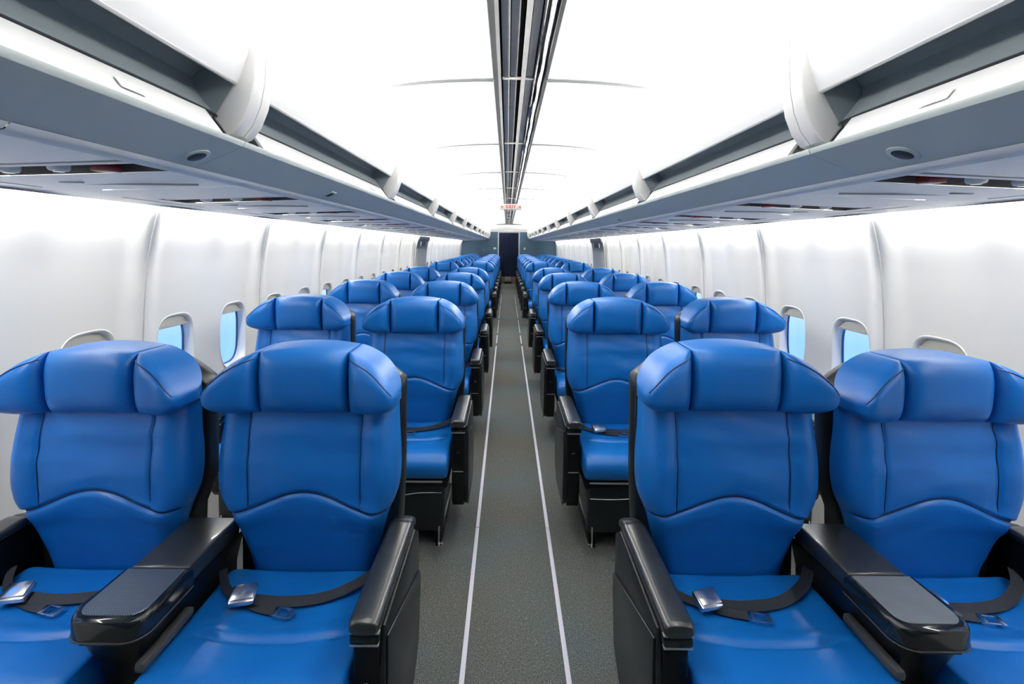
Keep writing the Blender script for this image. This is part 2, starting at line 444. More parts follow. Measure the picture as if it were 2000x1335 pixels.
bm = bmesh.new()
yb = Y1 + 1.5
grid(bm, [[(x, yb, z) for x in (-1.7, 1.7)] for z in (0, 2.6)]); 
for s in (-1, 1): grid(bm, [[(s * 1.45, y, z) for y in (Y1 + .05, yb)] for z in (0, 2.6)])
struct('wall_galley', bm, BEIGE)

# curtain
cur = thing('doorway_curtain', 'dark navy pleated curtain hanging across the doorway at the far end of the aisle', 'curtain', (0, Y1 + .02, 0.33))
bm = bmesh.new(); rows = []
for j in range(13):
    z = lerp(0, DH - .035 - .33, j / 12); row = []
    for i in range(150):
        x = lerp(-.352, .352, i / 149)
        am = .016 + .012 * (1 - j / 12)
        y = am * math.sin(i * .62 + 1.1 * math.sin(i * .11)) + .004 * math.sin(i * 1.7)
        row.append((x, y + .03, z))
    rows.append(row)
grid(bm, rows); obj('curtain_fabric', bm, CURT, cur)
bm = bmesh.new(); tube(bm, [(-.36, .03, DH - .355), (.36, .03, DH - .355)], .010, 8); obj('curtain_rail', bm, BULKT, cur)

# galley cart seen under the curtain
gc = thing('galley_cart', 'pale beige galley cart seen below the hem of the navy curtain', 'cart', (-.02, Y1 + 1.0, 0))
bm = bmesh.new(); box(bm, -.15, .15, 0, .45, .06, 1.0, .012); obj('cart_body', bm, BEIGE, gc)
bm = bmesh.new(); box(bm, -.12, .12, -.014, .006, .10, .90, .006); obj('cart_door', bm, SIGNW, gc)
for sx in (-.11, .11):
    for sy in (.06, .39):
        bm = bmesh.new(); tube(bm, [(sx - .015, sy, .03), (sx + .015, sy, .03)], .03, 14); box(bm, sx - .01, sx + .01, sy - .012, sy + .012, .03, .07, .002); obj('caster', bm, BLACK_P, gc)

# two little placards on the bulkhead
for x, w, lab in ((-.50, .10, 'small white placard on the blue-grey bulkhead left of the curtain'), (.57, .055, 'small white placard on the blue-grey bulkhead right of the curtain')):
    p = thing('placard_sign', lab, 'placard', (x, Y1, 1.34))
    bm = bmesh.new(); box(bm, -w / 2, w / 2, -.008, 0, -.033, .033, .002); obj('placard_plate', bm, SIGNW, p)
    bm = bmesh.new()
    for k in range(2 if w > .08 else 1):
        cx = (-.024 + .048 * k) if w > .08 else 0
        box(bm, cx - .012, cx + .012, -.0095, -.007, -.016, .016, .0005)
    obj('placard_pictogram', bm, BULKT, p)

# exit sign under the channel
YS = 7.0
es = thing('exit_sign', 'white hanging exit sign with red letters and arrows below the ceiling channel', 'sign', (-.005, YS, 1.966))
bm = bmesh.new(); box(bm, -.155, .155, 0, .04, .0, .086, .005); obj('sign_box', bm, SIGNP, es)
for q in (-.07, .07):
    bm = bmesh.new(); box(bm, q - .006, q + .006, .012, .026, .084, .236, .002); obj('sign_hanger', bm, EDGER, es)
def text_mesh(body, size, name, m, parent, loc, bold=.0):
    c = bpy.data.curves.new('tmp_text', 'FONT'); c.body = body; c.size = size; c.align_x = 'CENTER'; c.align_y = 'CENTER'; c.extrude = .0012
    c.space_character = 1.15; c.offset = bold
    t = bpy.data.objects.new('tmp_text', c); COL.objects.link(t)
    bpy.context.view_layer.update()
    me = bpy.data.meshes.new_from_object(t.evaluated_get(bpy.context.evaluated_depsgraph_get()))
    bpy.data.objects.remove(t); bpy.data.curves.remove(c)
    me.name = name; me.materials.clear(); me.materials.append(m)
    o = bpy.data.objects.new(name, me); COL.objects.link(o); o.parent = parent; o.location = loc; o.rotation_euler = (PI / 2, 0, 0)
    return o
text_mesh('EXIT', .064, 'sign_lettering', REDTXT, es, (.0, -.001, .043), .0016)
for s in (-1, 1):
    bm = bmesh.new(); t = bmesh.new()
    pl = [(s * .148, .043), (s * .127, .063), (s * .127, .050), (s * .112, .050), (s * .112, .036), (s * .127, .036), (s * .127, .023)]
    a = [t.verts.new((x, -.0022, z)) for x, z in pl]; b = [t.verts.new((x, .001, z)) for x, z in pl]
    t.faces.new(a); t.faces.new(b[::-1])
    for i in range(7): t.faces.new((a[i], b[i], b[(i + 1) % 7], a[(i + 1) % 7]))
    merge(bm, t); obj('sign_arrow', bm, REDTXT, es)

# floor path marking strips
def stripx(s, y): return (-.100 if s < 0 else .146) * 1.45 * (1 + (.010 if s < 0 else .0035) * (y - 1.5)) - .044
ORD = ['nearest', 'second', 'third', 'fourth', 'fifth', 'sixth', 'seventh', 'eighth', 'ninth', 'tenth', 'eleventh', 'twelfth', 'thirteenth', 'fourteenth', 'fifteenth', 'sixteenth', 'seventeenth', 'eighteenth', 'nineteenth', 'twentieth', 'twenty-first', 'twenty-second', 'twenty-third', 'twenty-fourth', 'twenty-fifth']
for s in (-1, 1):
    segs = [(.55, 2.478), (2.484, 4.105), (4.111, 6.96), (7.15, 7.78), (8.0, 9.4), (9.6, 11.6), (11.8, 14.2)]
    for i, (a, b) in enumerate(segs):
        bm = bmesh.new()
        w = .0085 if b < 7 else (.007 if b < 8 else .0045)
        prism_z(bm, [(stripx(s, a) - w, a), (stripx(s, a) + w, a), (stripx(s, b) + w, b), (stripx(s, b) - w, b)], .0005, .004, .001)
        o = obj('floor_path_strip', bm, STRIPE)
        tag(o, 'white floor path strip along the %s edge of the aisle, %s length from the camera' % ('left' if s < 0 else 'right', ORD[i]), 'floor strip', 'floor path strips along the aisle')

# ------------------------------------------------------------------ overhead bins
CP = 1.524; C0 = {-1: 1.235, 1: 1.255}
CW = .088
def B(s, x, z): X, Z = bp_(x, z); return (s * X, Z)
def collar_section(s):
    o = [(.84, 2.03), (.77, 2.085), (.735, 2.098), (.712, 2.085), (.700, 2.04), (.699, 1.95), (.703, 1.868), (.713, 1.812), (.732, 1.762), (.757, 1.729), (.775, 1.7235), (.86, 1.7185), (.90, 1.80), (.90, 1.98)]
    return [B(s, *p) for p in o]
DOOR = [(.83, 2.03), (.775, 2.072), (.742, 2.086), (.722, 2.075), (.714, 2.04), (.715, 1.98), (.722, 1.93), (.735, 1.89), (.749, 1.855)]
RECESS = [(.757, 1.853), (.768, 1.885), (.80, 1.90), (.84, 1.893), (.860, 1.87), (.858, 1.848), (.847, 1.832), (.822, 1.80), (.806, 1.780), (.801, 1.774)]
LEDGE = [(.797, 1.775), (.792, 1.769), (.757, 1.723), (.754, 1.717)]
UNDER = [(.7535, 1.718), (.7535, 1.712), (.758, 1.704), (.78, 1.694), (.82, 1.677), (.86, 1.659), (.895, 1.645), (.905, 1.648), (.905, 1.662), (.79, 1.708)]
def make_bin(s, y0, y1):
    g = thing('overhead_bin', None, 'overhead bin', (s * .75, (y0 + y1) / 2, 1.7)); L = (y1 - y0) / 2
    ox, oz = s * .75, 1.7
    def T(p): X, Z = B(s, *p); return (X - ox, Z - oz)
    bm = bmesh.new()
    pr = [T(p) for p in DOOR]; back = [T((x + .012, z - (.0 if i > 4 else .012))) for i, (x, z) in enumerate(DOOR)]
    extr_y(bm, pr + back[::-1], -L, L, closed=True); d = obj('bin_door', bm, BINW, g, angle=30)
    bm = bmesh.new()
    tube(bm, [(*T((.752, 1.855))[:1], -L + .004, T((.752, 1.855))[1]), (T((.752, 1.855))[0], L - .004, T((.752, 1.855))[1])], .0045, 8); obj('door_lip', bm, SILVER, d)
    # handle recess with closed, rounded far end
    bm = bmesh.new(); rings = []
    for t, k in ((-L + .004, 1.0), (0, 1.0), (L - .004, 1.0)):
        c = (.80, 1.812); rings.append([(T((lerp(c[0], p[0], k), lerp(c[1], p[1], k)))[0], t, T((lerp(c[0], p[0], k), lerp(c[1], p[1], k)))[1]) for p in RECESS])
    rings = [[(x, y, z) for x, y, z in r] for r in rings]
    V = loft(bm, rings, closed=False); bm.faces.new(V[-1]); bm.faces.new(V[0][::-1])
    obj('handle_recess', bm, BING, g)
    bm = bmesh.new()                       # carcass behind the door
    extr_y(bm, [T(p) for p in ((.845, 2.02), (.78, 2.062), (.76, 2.05), (.76, 1.92), (.90, 1.92), (.90, 1.77), (.815, 1.755), (.815, 1.73), (.94, 1.72), (.98, 1.95))], -L + .002, L - .002, closed=True); obj('bin_carcass', bm, BINW, g)
    bm = bmesh.new()
    lp = [T(p) for p in LEDGE]; lb = [T((p[0] + .012, p[1])) for p in LEDGE]
    extr_y(bm, lp + lb[::-1], -L + .05, L - .05, closed=True); le = obj('ledge_panel', bm, BINW, g)
    bm = bmesh.new()
    x0, z0 = T((.800, 1.7775)); x1, z1 = T((.76, 1.721))
    tube(bm, spline([(x1, -L + .03, z1), (lerp(x1, x0, .6), -L + .036, lerp(z1, z0, .6)), (x0, -L + .07, z0), (x0, 0, z0), (x0, L - .07, z0), (lerp(x1, x0, .6), L - .036, lerp(z1, z0, .6)), (x1, L - .03, z1)], 6), .0034, 6)
    obj('ledge_gasket', bm, DARKSLOT, g)
    bm = bmesh.new()                       # latch plates on the ledge
    for yy in (L - .30,):
        bm = bmesh.new()
        a, b = T((.7775, 1.752)), T((.762, 1.732)); e = s * -.0025
        grid(bm, [[(a[0] + e, yy - .03, a[1]), (a[0] + e, yy + .03, a[1])], [(b[0] + e, yy - .03, b[1]), (b[0] + e, yy + .03, b[1])]])
        obj('latch_plate', bm, PSUM, le)
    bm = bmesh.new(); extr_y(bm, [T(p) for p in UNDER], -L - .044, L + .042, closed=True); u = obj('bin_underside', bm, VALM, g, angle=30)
    return g, u, T, L
n_of = {-1: 0, 1: 0}
for s in (-1, 1):
    sd = 'left' if s < 0 else 'right'
    k = -2; i = 0
    while True:
        ya = C0[s] + CP * k; yb_ = ya + CP - CW; k += 1
        a, b = max(ya, Y0 + .02), min(yb_, Y1 - .14)
        if a > Y1 - .3: break
        if b < 0.25: continue
        g, u, T, L = make_bin(s, a, b)
        tag(g, 'white overhead bin with grey handle recess on the %s, %s from the camera' % (sd, ORD[i]), group='overhead bins along the cabin')
        # air vent or sensor plate on the underside
        def spot(yy, kind):
            q0, q1 = T((.84, 1.668)), T((.86, 1.659)); nrm = Vector((-(q1[1] - q0[1]) * 1.0, 0, (q1[0] - q0[0]))).normalized()
            if nrm.z > 0: nrm = -nrm
            c = Vector((q0[0], yy - (a + b) / 2, q0[1]))
            bm = bmesh.new()
            if kind == 'vent':
                disc(bm, c, nrm, .030, .004, 24, 0); disc(bm, c, nrm, .021, .0055, 24, 1); obj('air_vent', bm, [VALM, DARKSLOT], u)
            else:
                q = nrm.to_track_quat('Z', 'Y').to_matrix().to_4x4()
                box(bm, -.026, .026, -.022, .022, -.004, .003, .002, M=Matrix.Translation(c) @ q); box(bm, -.017, .017, -.014, .014, .0, .005, .001, mat=1, M=Matrix.Translation(c) @ q); obj('sensor_plate', bm, [VALM, DARKSLOT], u)
        for yy, kd in ((1.13 if s < 0 else 1.02, 'vent'), (1.98, 'plate') if s < 0 else (3.6, 'plate'), (5.3 if s < 0 else 6.4, 'plate'), (9.4, 'plate')):
            if a < yy < b: spot(yy, kd)
        if i > 0 or a > Y0 + .1:
            pass
        i += 1
        # collar at the near end of each following bin
    k = -1; i = 0
    while True:
        yc = C0[s] + CP * k; k += 1
        if yc > Y1 - .3: break
        if yc < 0.3: continue
        c = thing('bin_divider', 'white rounded divider collar between overhead bins on the %s, %s from the camera' % (sd, ORD[i]), 'bin divider', (0, yc - CW / 2, 0), 'bin divider collars'); i += 1
        for h, (p, q) in enumerate(((-CW / 2, -.0015), (.0015, CW / 2))):
            bm = bmesh.new(); cs = collar_section(s)
            cen = Vector((s * .80 * KB, 1.92, 0)) if False else None
            def shr(f): return [(s * KB * .80 + (x - s * KB * .80) * f, z if z > 2.02 else 1.80 + (z - 1.80) * f) for x, z in cs]
            r = .006
            if h == 0: rr = [(p, shr(.95)), (p + r * .4, shr(.985)), (p + r * 1.4, cs), (q, cs)]
            else: rr = [(p, cs), (q - r * 1.4, cs), (q - r * .4, shr(.985)), (q, shr(.95))]
            loft(bm, [[(x, y, z) for x, z in sec] for y, sec in rr])
            obj('collar_half', bm, BINC, c, angle=35)
    # rounded end cap where the bins meet the bulkhead
    yend = Y1 - .135
    bm = bmesh.new(); cs = collar_section(s)[:10] + [B(s, .905, 1.648), B(s, .95, 2.0)]
    ctr = (s * KB * .85, 1.9)
    loft(bm, [[(lerp(ctr[0], x, f), y, lerp(ctr[1], z, f)) for x, z in cs] for y, f in ((yend, 1), (yend + .05, 1), (yend + .13, .99))])
    o = obj('bin_end_cap', bm, BINC); tag(o, 'white end cap closing the %s row of bins at the bulkhead' % sd, 'bin end cap', 'bin end caps')

# ------------------------------------------------------------------ service panels under the bins
PX0, PZ0 = .905 * KB, ZE + (1.643 - ZE) * KB
PX1, PZ1 = 1.578, 1.606
def psu_z(x): return lerp(PZ0, PZ1, (x - PX0) / (PX1 - PX0)) - .004 * math.sin(PI * clamp((x - PX0) / (PX1 - PX0)))
PP = .76
def make_psu(s):
    g = thing('service_panel', None, 'service panel'); P0 = PP / 2 - .0015
    xs = [PX0 + .006] + [lerp(PX0 + .006, PX1, i / 10) for i in range(1, 11)]
    bm = bmesh.new(); S0, S1 = -.085, .075           # slot in y
    XS0, XS1 = .90, 1.36
    def zz(x): return psu_z(x)
    def pl(x0, x1, ya, yb, n=6):
        grid(bm, [[(s * lerp(x0, x1, i / n), ya, zz(lerp(x0, x1, i / n))), (s * lerp(x0, x1, i / n), yb, zz(lerp(x0, x1, i / n)))] for i in range(n + 1)])
    pl(PX0 + .004, PX1, -P0, S0); pl(PX0 + .004, PX1, S1, P0); pl(PX0 + .004, XS0, S0, S1, 2); pl(XS1, PX1, S0, S1, 3)
    # rolled outboard edge
    e = [(PX1, PZ1), (PX1 + .006, PZ1 + .003), (PX1 + .008, PZ1 + .012), (PX1 + .004, PZ1 + .03), (PX1 - .03, PZ1 + .034)]
    extr_y(bm, [(s * x, z) for x, z in e], -P0, P0)
    obj('panel_skin', bm, PSUM, g, doubles=.0002)
    bm = bmesh.new()
    for y in (S0, S1): grid(bm, [[(s * x, y, zz(x)), (s * x, y, zz(x) + .03)] for x in (XS0, XS1)])
    for x in (XS0, XS1): grid(bm, [[(s * x, y, zz(x)), (s * x, y, zz(x) + .03)] for y in (S0, S1)])
    grid(bm, [[(s * x, y, zz(x) + .022) for y in (S0, S1)] for x in (XS0, XS1)])
    sl = obj('light_slot', bm, SLOTM, g)
    bm = bmesh.new()                       # pale bar across the slot
    prism_pts = [(XS0, S0 + .035), (XS1, S0 + .035), (XS1, S0 + .060), (XS0, S0 + .060)]
    t = bmesh.new(); a = [t.verts.new((s * x, y, zz(x) + .002)) for x, y in prism_pts]; b = [t.verts.new((s * x, y, zz(x) + .015)) for x, y in prism_pts]
    t.faces.new(a); t.faces.new(b[::-1])
    for i in range(4): t.faces.new((a[i], b[i], b[(i + 1) % 4], a[(i + 1) % 4]))
    merge(bm, t); obj('slot_bar', bm, PSUM, sl)
    for x in (1.13, 1.25):
        bm = bmesh.new(); disc(bm, (s * x, .03, zz(x) + .016), (0, 0, -1), .022, .014, 18, 0); disc(bm, (s * x, .03, zz(x) + .016), (0, 0, -1), .013, .017, 18, 1); obj('reading_light', bm, [PSUM, LENSW], g)
    bm = bmesh.new(); box(bm, s * 1.025 - .024, s * 1.025 + .024, .02, .06, zz(1.025) - .002, zz(1.025) + .018, .002); obj('red_placard', bm, RED, g)
    bm = bmesh.new()                       # rails and fine joint lines
    extr_y(bm, [(s * (PX0 - .016), PZ0 + .004), (s * (PX0 - .006), PZ0 - .006), (s * (PX0 + .018), psu_z(PX0 + .018) - .010), (s * (PX0 + .034), psu_z(PX0 + .034) + .002)], -P0, P0)
    obj('inboard_rail', bm, PSUM, g)
    bm = bmesh.new()
    for x in (1.43,): box(bm, s * x - .0022, s * x + .0022, -.16, .30, zz(x) - .0012, zz(x) + .002, 0)
    box(bm, s * 1.15 - .21, s * 1.15 + .21, .255, .259, zz(1.15) - .0035, zz(1.15) + .002, 0)
    box(bm, s * 1.25 - .03, s * 1.25 + .03, .19, .204, zz(1.25) - .003, zz(1.25) + .002, 0.001)
    obj('joint_line', bm, SEAM, g)
    return g
for s in (-1, 1):
    proto = None; i = 0; k = -2
    while True:
        y = (1.13 if s < 0 else 1.19) + PP * k; k += 1
        if y > Y1 - .38: break
        if y < .2: continue
        if proto is None: proto = o = make_psu(s)
        else: o = copy_tree(proto)
        o.location = (0, y, 0)
        tag(o, 'pale service panel with red placard under the %s bins, %s from the camera' % ('left' if s < 0 else 'right', ORD[i]), group='service panels under the bins'); i += 1

# overwing exits
for s in (-1, 1):
    sd = 'left' if s < 0 else 'right'
    g = thing('emergency_exit', 'grey lined overwing emergency exit in the %s cabin wall' % sd, 'emergency exit', (s * 1.6, sum(EXIT) / 2, 0))
    yc = sum(EXIT) / 2; hw = (EXIT[1] - EXIT[0]) / 2
    def patch(bm, y0, y1, z0, z1, inn, thick, n=14):
        zz = [lerp(z0, z1, i / n) for i in range(n + 1)]
        loft(bm, [[(s * (wx(z) - inn) - s * 1.6, y0, z), (s * (wx(z) - inn) - s * 1.6, y1, z), (s * (wx(z) - inn + thick) - s * 1.6, y1, z), (s * (wx(z) - inn + thick) - s * 1.6, y0, z)] for z in zz])
    bm = bmesh.new(); patch(bm, -hw, hw, .12, 1.62, .024, .02); obj('exit_lining', bm, EXITP, g)
    bm = bmesh.new(); patch(bm, -hw + .04, hw - .02, 1.52, 1.60, .045, .03); obj('exit_header', bm, EXITG, g)
    bm = bmesh.new(); patch(bm, -hw + .12, hw - .12, .38, 1.37, .040, .02); obj('hatch_panel', bm, EXITP, g)
    bm = bmesh.new(); patch(bm, -hw - .005, -hw + .02, .12, 1.6, .032, .025); obj('exit_edge_strip', bm, SEAM, g)
    bm = bmesh.new(); patch(bm, -.12, .12, 1.42, 1.49, .052, .03); obj('handle_cover', bm, EXITG, g)
    for yy in (-.30, .30):
        bm = bmesh.new(); z = 1.46; disc(bm, (s * (wx(z) - .038) - s * 1.6, yy, z), (-s, 0, -.15), .045, .02, 20); obj('exit_light', bm, LENSW, g)

# ------------------------------------------------------------------ seats
HW_TAB = [(.40, .19), (.5, .205), (.58, .222), (.64, .240), (.69, .262), (.74, .269), (.82, .269), (.90, .264), (.97, .262), (1.02, .258)]
def bhw(z): return smooth_interp(HW_TAB, z)
YB_TAB = [(.40, .012), (.46, .002), (.52, -.012), (.60, -.030), (.68, -.046), (.76, -.052), (.86, -.044), (.96, -.026), (1.02, -.01)]
def arch(x):
    return .648 + .070 * (.5 + .5 * math.cos(PI * clamp(x / .235, -1, 1)))
def backrest_point(sx, v):
    """sx in -1..1, v 0..0.42 below the arch, 0.42..1 above."""
    z0, z1 = .43, 1.02
    for _ in range(4):
        w = bhw(.7 if v > .3 else .55)
    # solve x and z together
    z = .7; x = 0
    for _ in range(5):
        x = sx * bhw(z); za = arch(x)
        z = lerp(z0, za, v / .42) if v < .42 else lerp(za, z1, (v - .42) / .58)
    y = smooth_interp(YB_TAB, z)
    a = abs(x)
    upper = sstep(-.004, .012, z - arch(x))
    # puff, side bolsters, rounding at the edge
    y += -.018 * sstep(.15, .215, a) * (.4 + .6 * upper) * (1 - sstep(.60, .5, z))
    e = abs(sx) ** 9
    y += .062 * (1 - math.sqrt(max(0, 1 - min(1, e)))) + .012 * sstep(.8, 1, abs(sx))
    # seam grooves
    y += .0085 * math.exp(-((z - arch(x)) / .007) ** 2)
    y += -.006 * math.exp(-((z - arch(x) + .028) / .03) ** 2)
    if z > arch(x) - .003: y += .006 * math.exp(-((a - .166) / .006) ** 2) * sstep(0, .02, z - arch(x))
    # soft wrinkles of worn leather
    n = noise.noise((x * 4 + 3 + z * 2, z * 15, 1.7)) + .5 * noise.noise((x * 9 + z * 6, z * 30, 7.1))
    y += .0080 * n * (1 - sstep(.2, .26, a)) * (1 if z > .6 else .5)
    return (x, y, z)

def make_seat(side, row_first=False):
    """Seat facing -y; side = +1 or -1 tells on which side the armrest stands. Local y = 0 is the crease between seat and back."""
    root = thing('airplane_seat', None, 'airplane seat')
    # backrest
    cols = sorted(set([round(-1 + 2 * i / 36, 4) for i in range(37)] + [round(q * (.62 + d), 4) for q in (-1, 1) for d in (-.036, -.018, 0, .018, .036)] + [-.985, .985, -.97, .97, -.995, .995]))
    rows = sorted(set([.42 * i / 16 for i in range(17)] + [.42 + .58 * i / 26 for i in range(27)] + [.42 + d for d in (-.02, -.012, -.006, .006, .012, .02)]))
    P = [[backrest_point(c, v) for c in cols] for v in rows]
    bm = bmesh.new(); grid(bm, P)
    bnd = [P[i][0] for i in range(len(rows))][::-1]
    left = [p[0] for p in P]; right = [p[-1] for p in P]
    grid(bm, [left, [(p[0] * .985, .105, p[2]) for p in left]]); grid(bm, [right, [(p[0] * .985, .105, p[2]) for p in right]])
    grid(bm, [P[0], [(p[0], .105, p[2]) for p in P[0]]]); grid(bm, [P[-1], [(p[0], .105, p[2]) for p in P[-1]]])
    back = obj('backrest', bm, BLUE, root, doubles=.0003, angle=70)
    bm = bmesh.new()
    tube(bm, [Vector(backrest_point(c, .42)) + Vector((0, -.0012, 0)) for c in [(-.96 + 1.92 * i / 50) for i in range(51)]], .0024, 6)
    for q in (-1, 1):
        pts = []
        for i in range(20):
            v = lerp(.43, .98, i / 19)
            z = lerp(arch(.166), 1.02, (v - .42) / .58); pts.append(Vector(backrest_point(q * .166 / bhw(z), v)) + Vector((0, -.0006, 0)))
        tube(bm, pts, .0018, 5)
    obj('seam_shade_line', bm, PIPE, back)  # dark tubes standing in for the shade along the backrest seams
    # headrest: centre cushion and two wings
    def top0(a):
        if a < .132: return 1.160 - .012 * (a / .132) ** 2
        return 1.148 - .088 * clamp((a - .132) / .146) ** 1.45
    def tip(a): return math.sqrt(max(0, 1 - clamp((a - .196) / .082) ** 2)) ** .85
    def mid(a): return (top0(a) + .967) / 2
    def top(x): a = abs(x); return mid(a) + (top0(a) - mid(a)) * max(tip(a), .02)
    def bot(x): a = abs(x); return mid(a) - (mid(a) - .967) * max(tip(a), .02)
    def ybase(x): return -.034 - .036 * (abs(x) / .27) ** 2
    def pad_pt(x, x0, x1, v, T):
        ub = 2 * (x - x0) / (x1 - x0) - 1
        eu = abs(ub) ** (4 if T < .053 else 6)
        puff = (max(0, 1 - eu) ** .5) * (max(0, 1 - abs(v) ** 3.2) ** .55)
        z = lerp(bot(x), top(x), (v + 1) / 2)
        z += .0025 * noise.noise((x * 14, v * 2, 3.3)) * (1 - abs(v))
        return (x, ybase(x) - .013 * (v * .5 + .2) - T * puff, z), puff
    def pad(x0, x1, name, parent, nu=26, nv=22, T=.052):
        bm = bmesh.new(); F, K = [], []
        for j in range(nv + 1):
            v = -1 + 2 * j / nv; v = math.sin(v * PI / 2) * .6 + v * .4
            rf, rk = [], []
            for i in range(nu + 1):
                u = i / nu; x = lerp(x0, x1, lerp(u, .5 - .5 * math.cos(PI * u), .75))
                q, puff = pad_pt(x, x0, x1, v, T)
                rf.append(q); rk.append((x, lerp(ybase(x) + .004, .052 + .02 * (1 - puff), tip(abs(x)) ** .6), q[2]))
            F.append(rf); K.append(rk)
        grid(bm, F); grid(bm, K, flip=True)
        for a, b in ((F[0], K[0]), (F[-1], K[-1])): grid(bm, [a, b])
        for c in (0, -1): grid(bm, [[r[c] for r in F], [r[c] for r in K]])
        return obj(name, bm, BLUE, parent, doubles=.0003, angle=75)
    hr = pad(-.1285, .1285, 'headrest', root, T=.054)
    for q in (-1, 1):
        x0, x1 = sorted((q * .1335, q * .277))
        wg = pad(x0, x1, 'headrest_wing', hr, 22, 22, .0525)
        bm = bmesh.new(); tube(bm, [Vector(pad_pt(q * (.139 + .13 * i / 16), x0, x1, .80 - .1 * (i / 16) ** 3, .0525)[0]) + Vector((0, -.0008, .0008)) for i in range(17)], .0016, 5)
        obj('wing_piping', bm, PIPE, hr)
    # hard shell round the back
    N = 26; rim = []
    xs = [-.272 + .544 * i / N for i in range(N + 1)]
    def outline(f, zt, y):
        up = [(x * f, y, max(top0(abs(x)) - zt - .012, .9)) for x in xs]
        def flank(q):                        # wider beside the armrest, slimmer beside the console
            a, b, c = (.268, .262, .258) if q == side else (.234, .232, .23)
            return [(q * .272 * f, y, z) for z in (1.0, .9, .8, .72)] + [(q * a * f, y, .62), (q * b * f, y, .5), (q * c * f, y, .34)]
        lw = flank(1); lo = flank(-1)[::-1]
        return up + lw + lo
    bm = bmesh.new(); loft(bm, [outline(.975, .022, .045), outline(.99, .014, .052), outline(1.0, .014, .09), outline(.985, .020, .125), outline(.93, .035, .15), outline(.80, .09, .16)])
    sh = obj('back_shell', bm, BLACK_L, root, angle=50)
    bm = bmesh.new()
    box(bm, -.17, .17, .155, .168, .62, .9, .006); obj('seatback_pocket', bm, BLACK_P, sh)
    # seat cushion
    loop = spline([(.02, .0, .40), (.02, .0, .458), (.0, -.03, .462), (0, -.10, .4625), (0, -.16, .463), (0, -.20, .4645), (0, -.23, .466), (0, -.255, .4675), (0, -.28, .469), (0, -.31, .470), (0, -.35, .4705), (0, -.39, .470), (0, -.435, .460), (0, -.463, .435), (0, -.470, .400), (0, -.455, .362), (0, -.40, .345), (0, -.2, .34), (0, .0, .345), (.02, .0, .40)], 5)[:-1]
    loop = [(p.y, p.z) for p in loop]
    cen = (-.22, .405); rings = []
    us = [-1, -.985, -.96, -.92, -.86] + [-.78 + 1.56 * i / 22 for i in range(23)] + [.86, .92, .96, .985, 1]
    for u in us:
        f = 1 - .16 * (1 - math.sqrt(max(0, 1 - clamp((abs(u) - .86) / .14) ** 2)))
        r = []
        for y, z in loop:
            x = u * .235; yy, zz = cen[0] + (y - cen[0]) * (f * .3 + .7), cen[1] + (z - cen[1]) * f
            if z > .43:
                zz += -.007 * (1 - (x / .235) ** 2) * sstep(-.40, -.2, y)
                sy = -.262 - .030 * (1 - (x / .23) ** 2) if False else -.238 - .034 * (1 - (x / .235) ** 2)
                k = 1 - sstep(.16, .21, abs(x)); zz += k * (-.009 * math.exp(-((y - sy) / .008) ** 2) + .005 * math.exp(-((y - sy - .028) / .022) ** 2))
                zz += .0022 * noise.noise((x * 12, y * 9, 4.2))
            r.append((x, yy, zz))
        rings.append(r)
    bm = bmesh.new(); loft(bm, rings); cu = obj('seat_cushion', bm, BLUE, root, angle=60)
    
    # pan, base and leg rest
    bm = bmesh.new(); box(bm, -.236, .236, -.43, .10, .30, .352, .012); obj('seat_pan', bm, BLACK_P, root)
    bm = bmesh.new()
    box(bm, -.19, .19, -.34, .08, .05, .31, .015); box(bm, -.205, -.165, -.36, .12, 0, .06, .008); box(bm, .165, .205, -.36, .12, 0, .06, .008); obj('seat_base', bm, BLACK_P, root)
    bm = bmesh.new(); rows = []
    prof = [(-.405, .335), (-.425, .325), (-.438, .29), (-.436, .20), (-.428, .12), (-.418, .095), (-.395, .09), (-.385, .15), (-.385, .30)]
    loft(bm, [[(x, (y + .41) * f - .41, z) for y, z in prof] for x, f in ((-.222, .5), (-.216, .9), (-.2, 1), (0, 1.05), (.2, 1), (.216, .9), (.222, .5))]); lr = obj('leg_rest', bm, LEGREST, root)
    bm = bmesh.new(); tube(bm, spline([(-.21, -.437, .262), (-.1, -.441, .262), (0, -.443, .270), (.1, -.441, .284), (.21, -.436, .285)], 5), .0022, 5); box(bm, -.215, .215, -.452, -.446, .338, .346, .001); obj('leg_rest_trim', bm, SILVER, lr)
    bm = bmesh.new(); box(bm, side * .2 - .004, side * .2 + .004, -.438, -.43, .04, .13, .001); box(bm, side * .2 - .016, side * .2 + .016, -.45, -.42, .033, .042, .002); obj('foot_bracket', bm, CHROME, lr)
    # armrest on the outer side
    ax = side * .279
    bm = bmesh.new()
    prism_x(bm, [(-.362, .574), (-.368, .52), (-.362, .46), (-.352, .30), (-.34, .19), (-.322, .165), (-.10, .18), (.05, .24), (.055, .574)], ax - .030, ax + .030, .008, 2)
    ar = obj('armrest', bm, BLACK_P, root)
    bm = bmesh.new()
    poly = [(-.355, .572), (.012, .578), (.068, .54), (.072, .40), (.06, .22), (.0, .15), (-.28, .155), (-.32, .18), (-.342, .30), (-.36, .48)]
    xo = ax + side * .030; prism_x(bm, poly, min(xo, xo + side * .012), max(xo, xo + side * .012), .004, 2); sp = obj('armrest_side_panel', bm, PANEL_G, ar)
    bm = bmesh.new(); xq = ax + side * .0425
    tube(bm, [(xq, -.385, .462), (xq, -.2, .425), (xq, .0, .405), (xq, .07, .40)], .0022, 5); obj('panel_joint', bm, SILVER if False else PANEL_G, sp) if False else None
    bm.free()
    bm = bmesh.new()
    poly2 = [(-.350, .545), (.074, .412), (.074, .36), (.055, .20), (-.02, .145), (-.28, .15), (-.322, .2), (-.345, .40)]
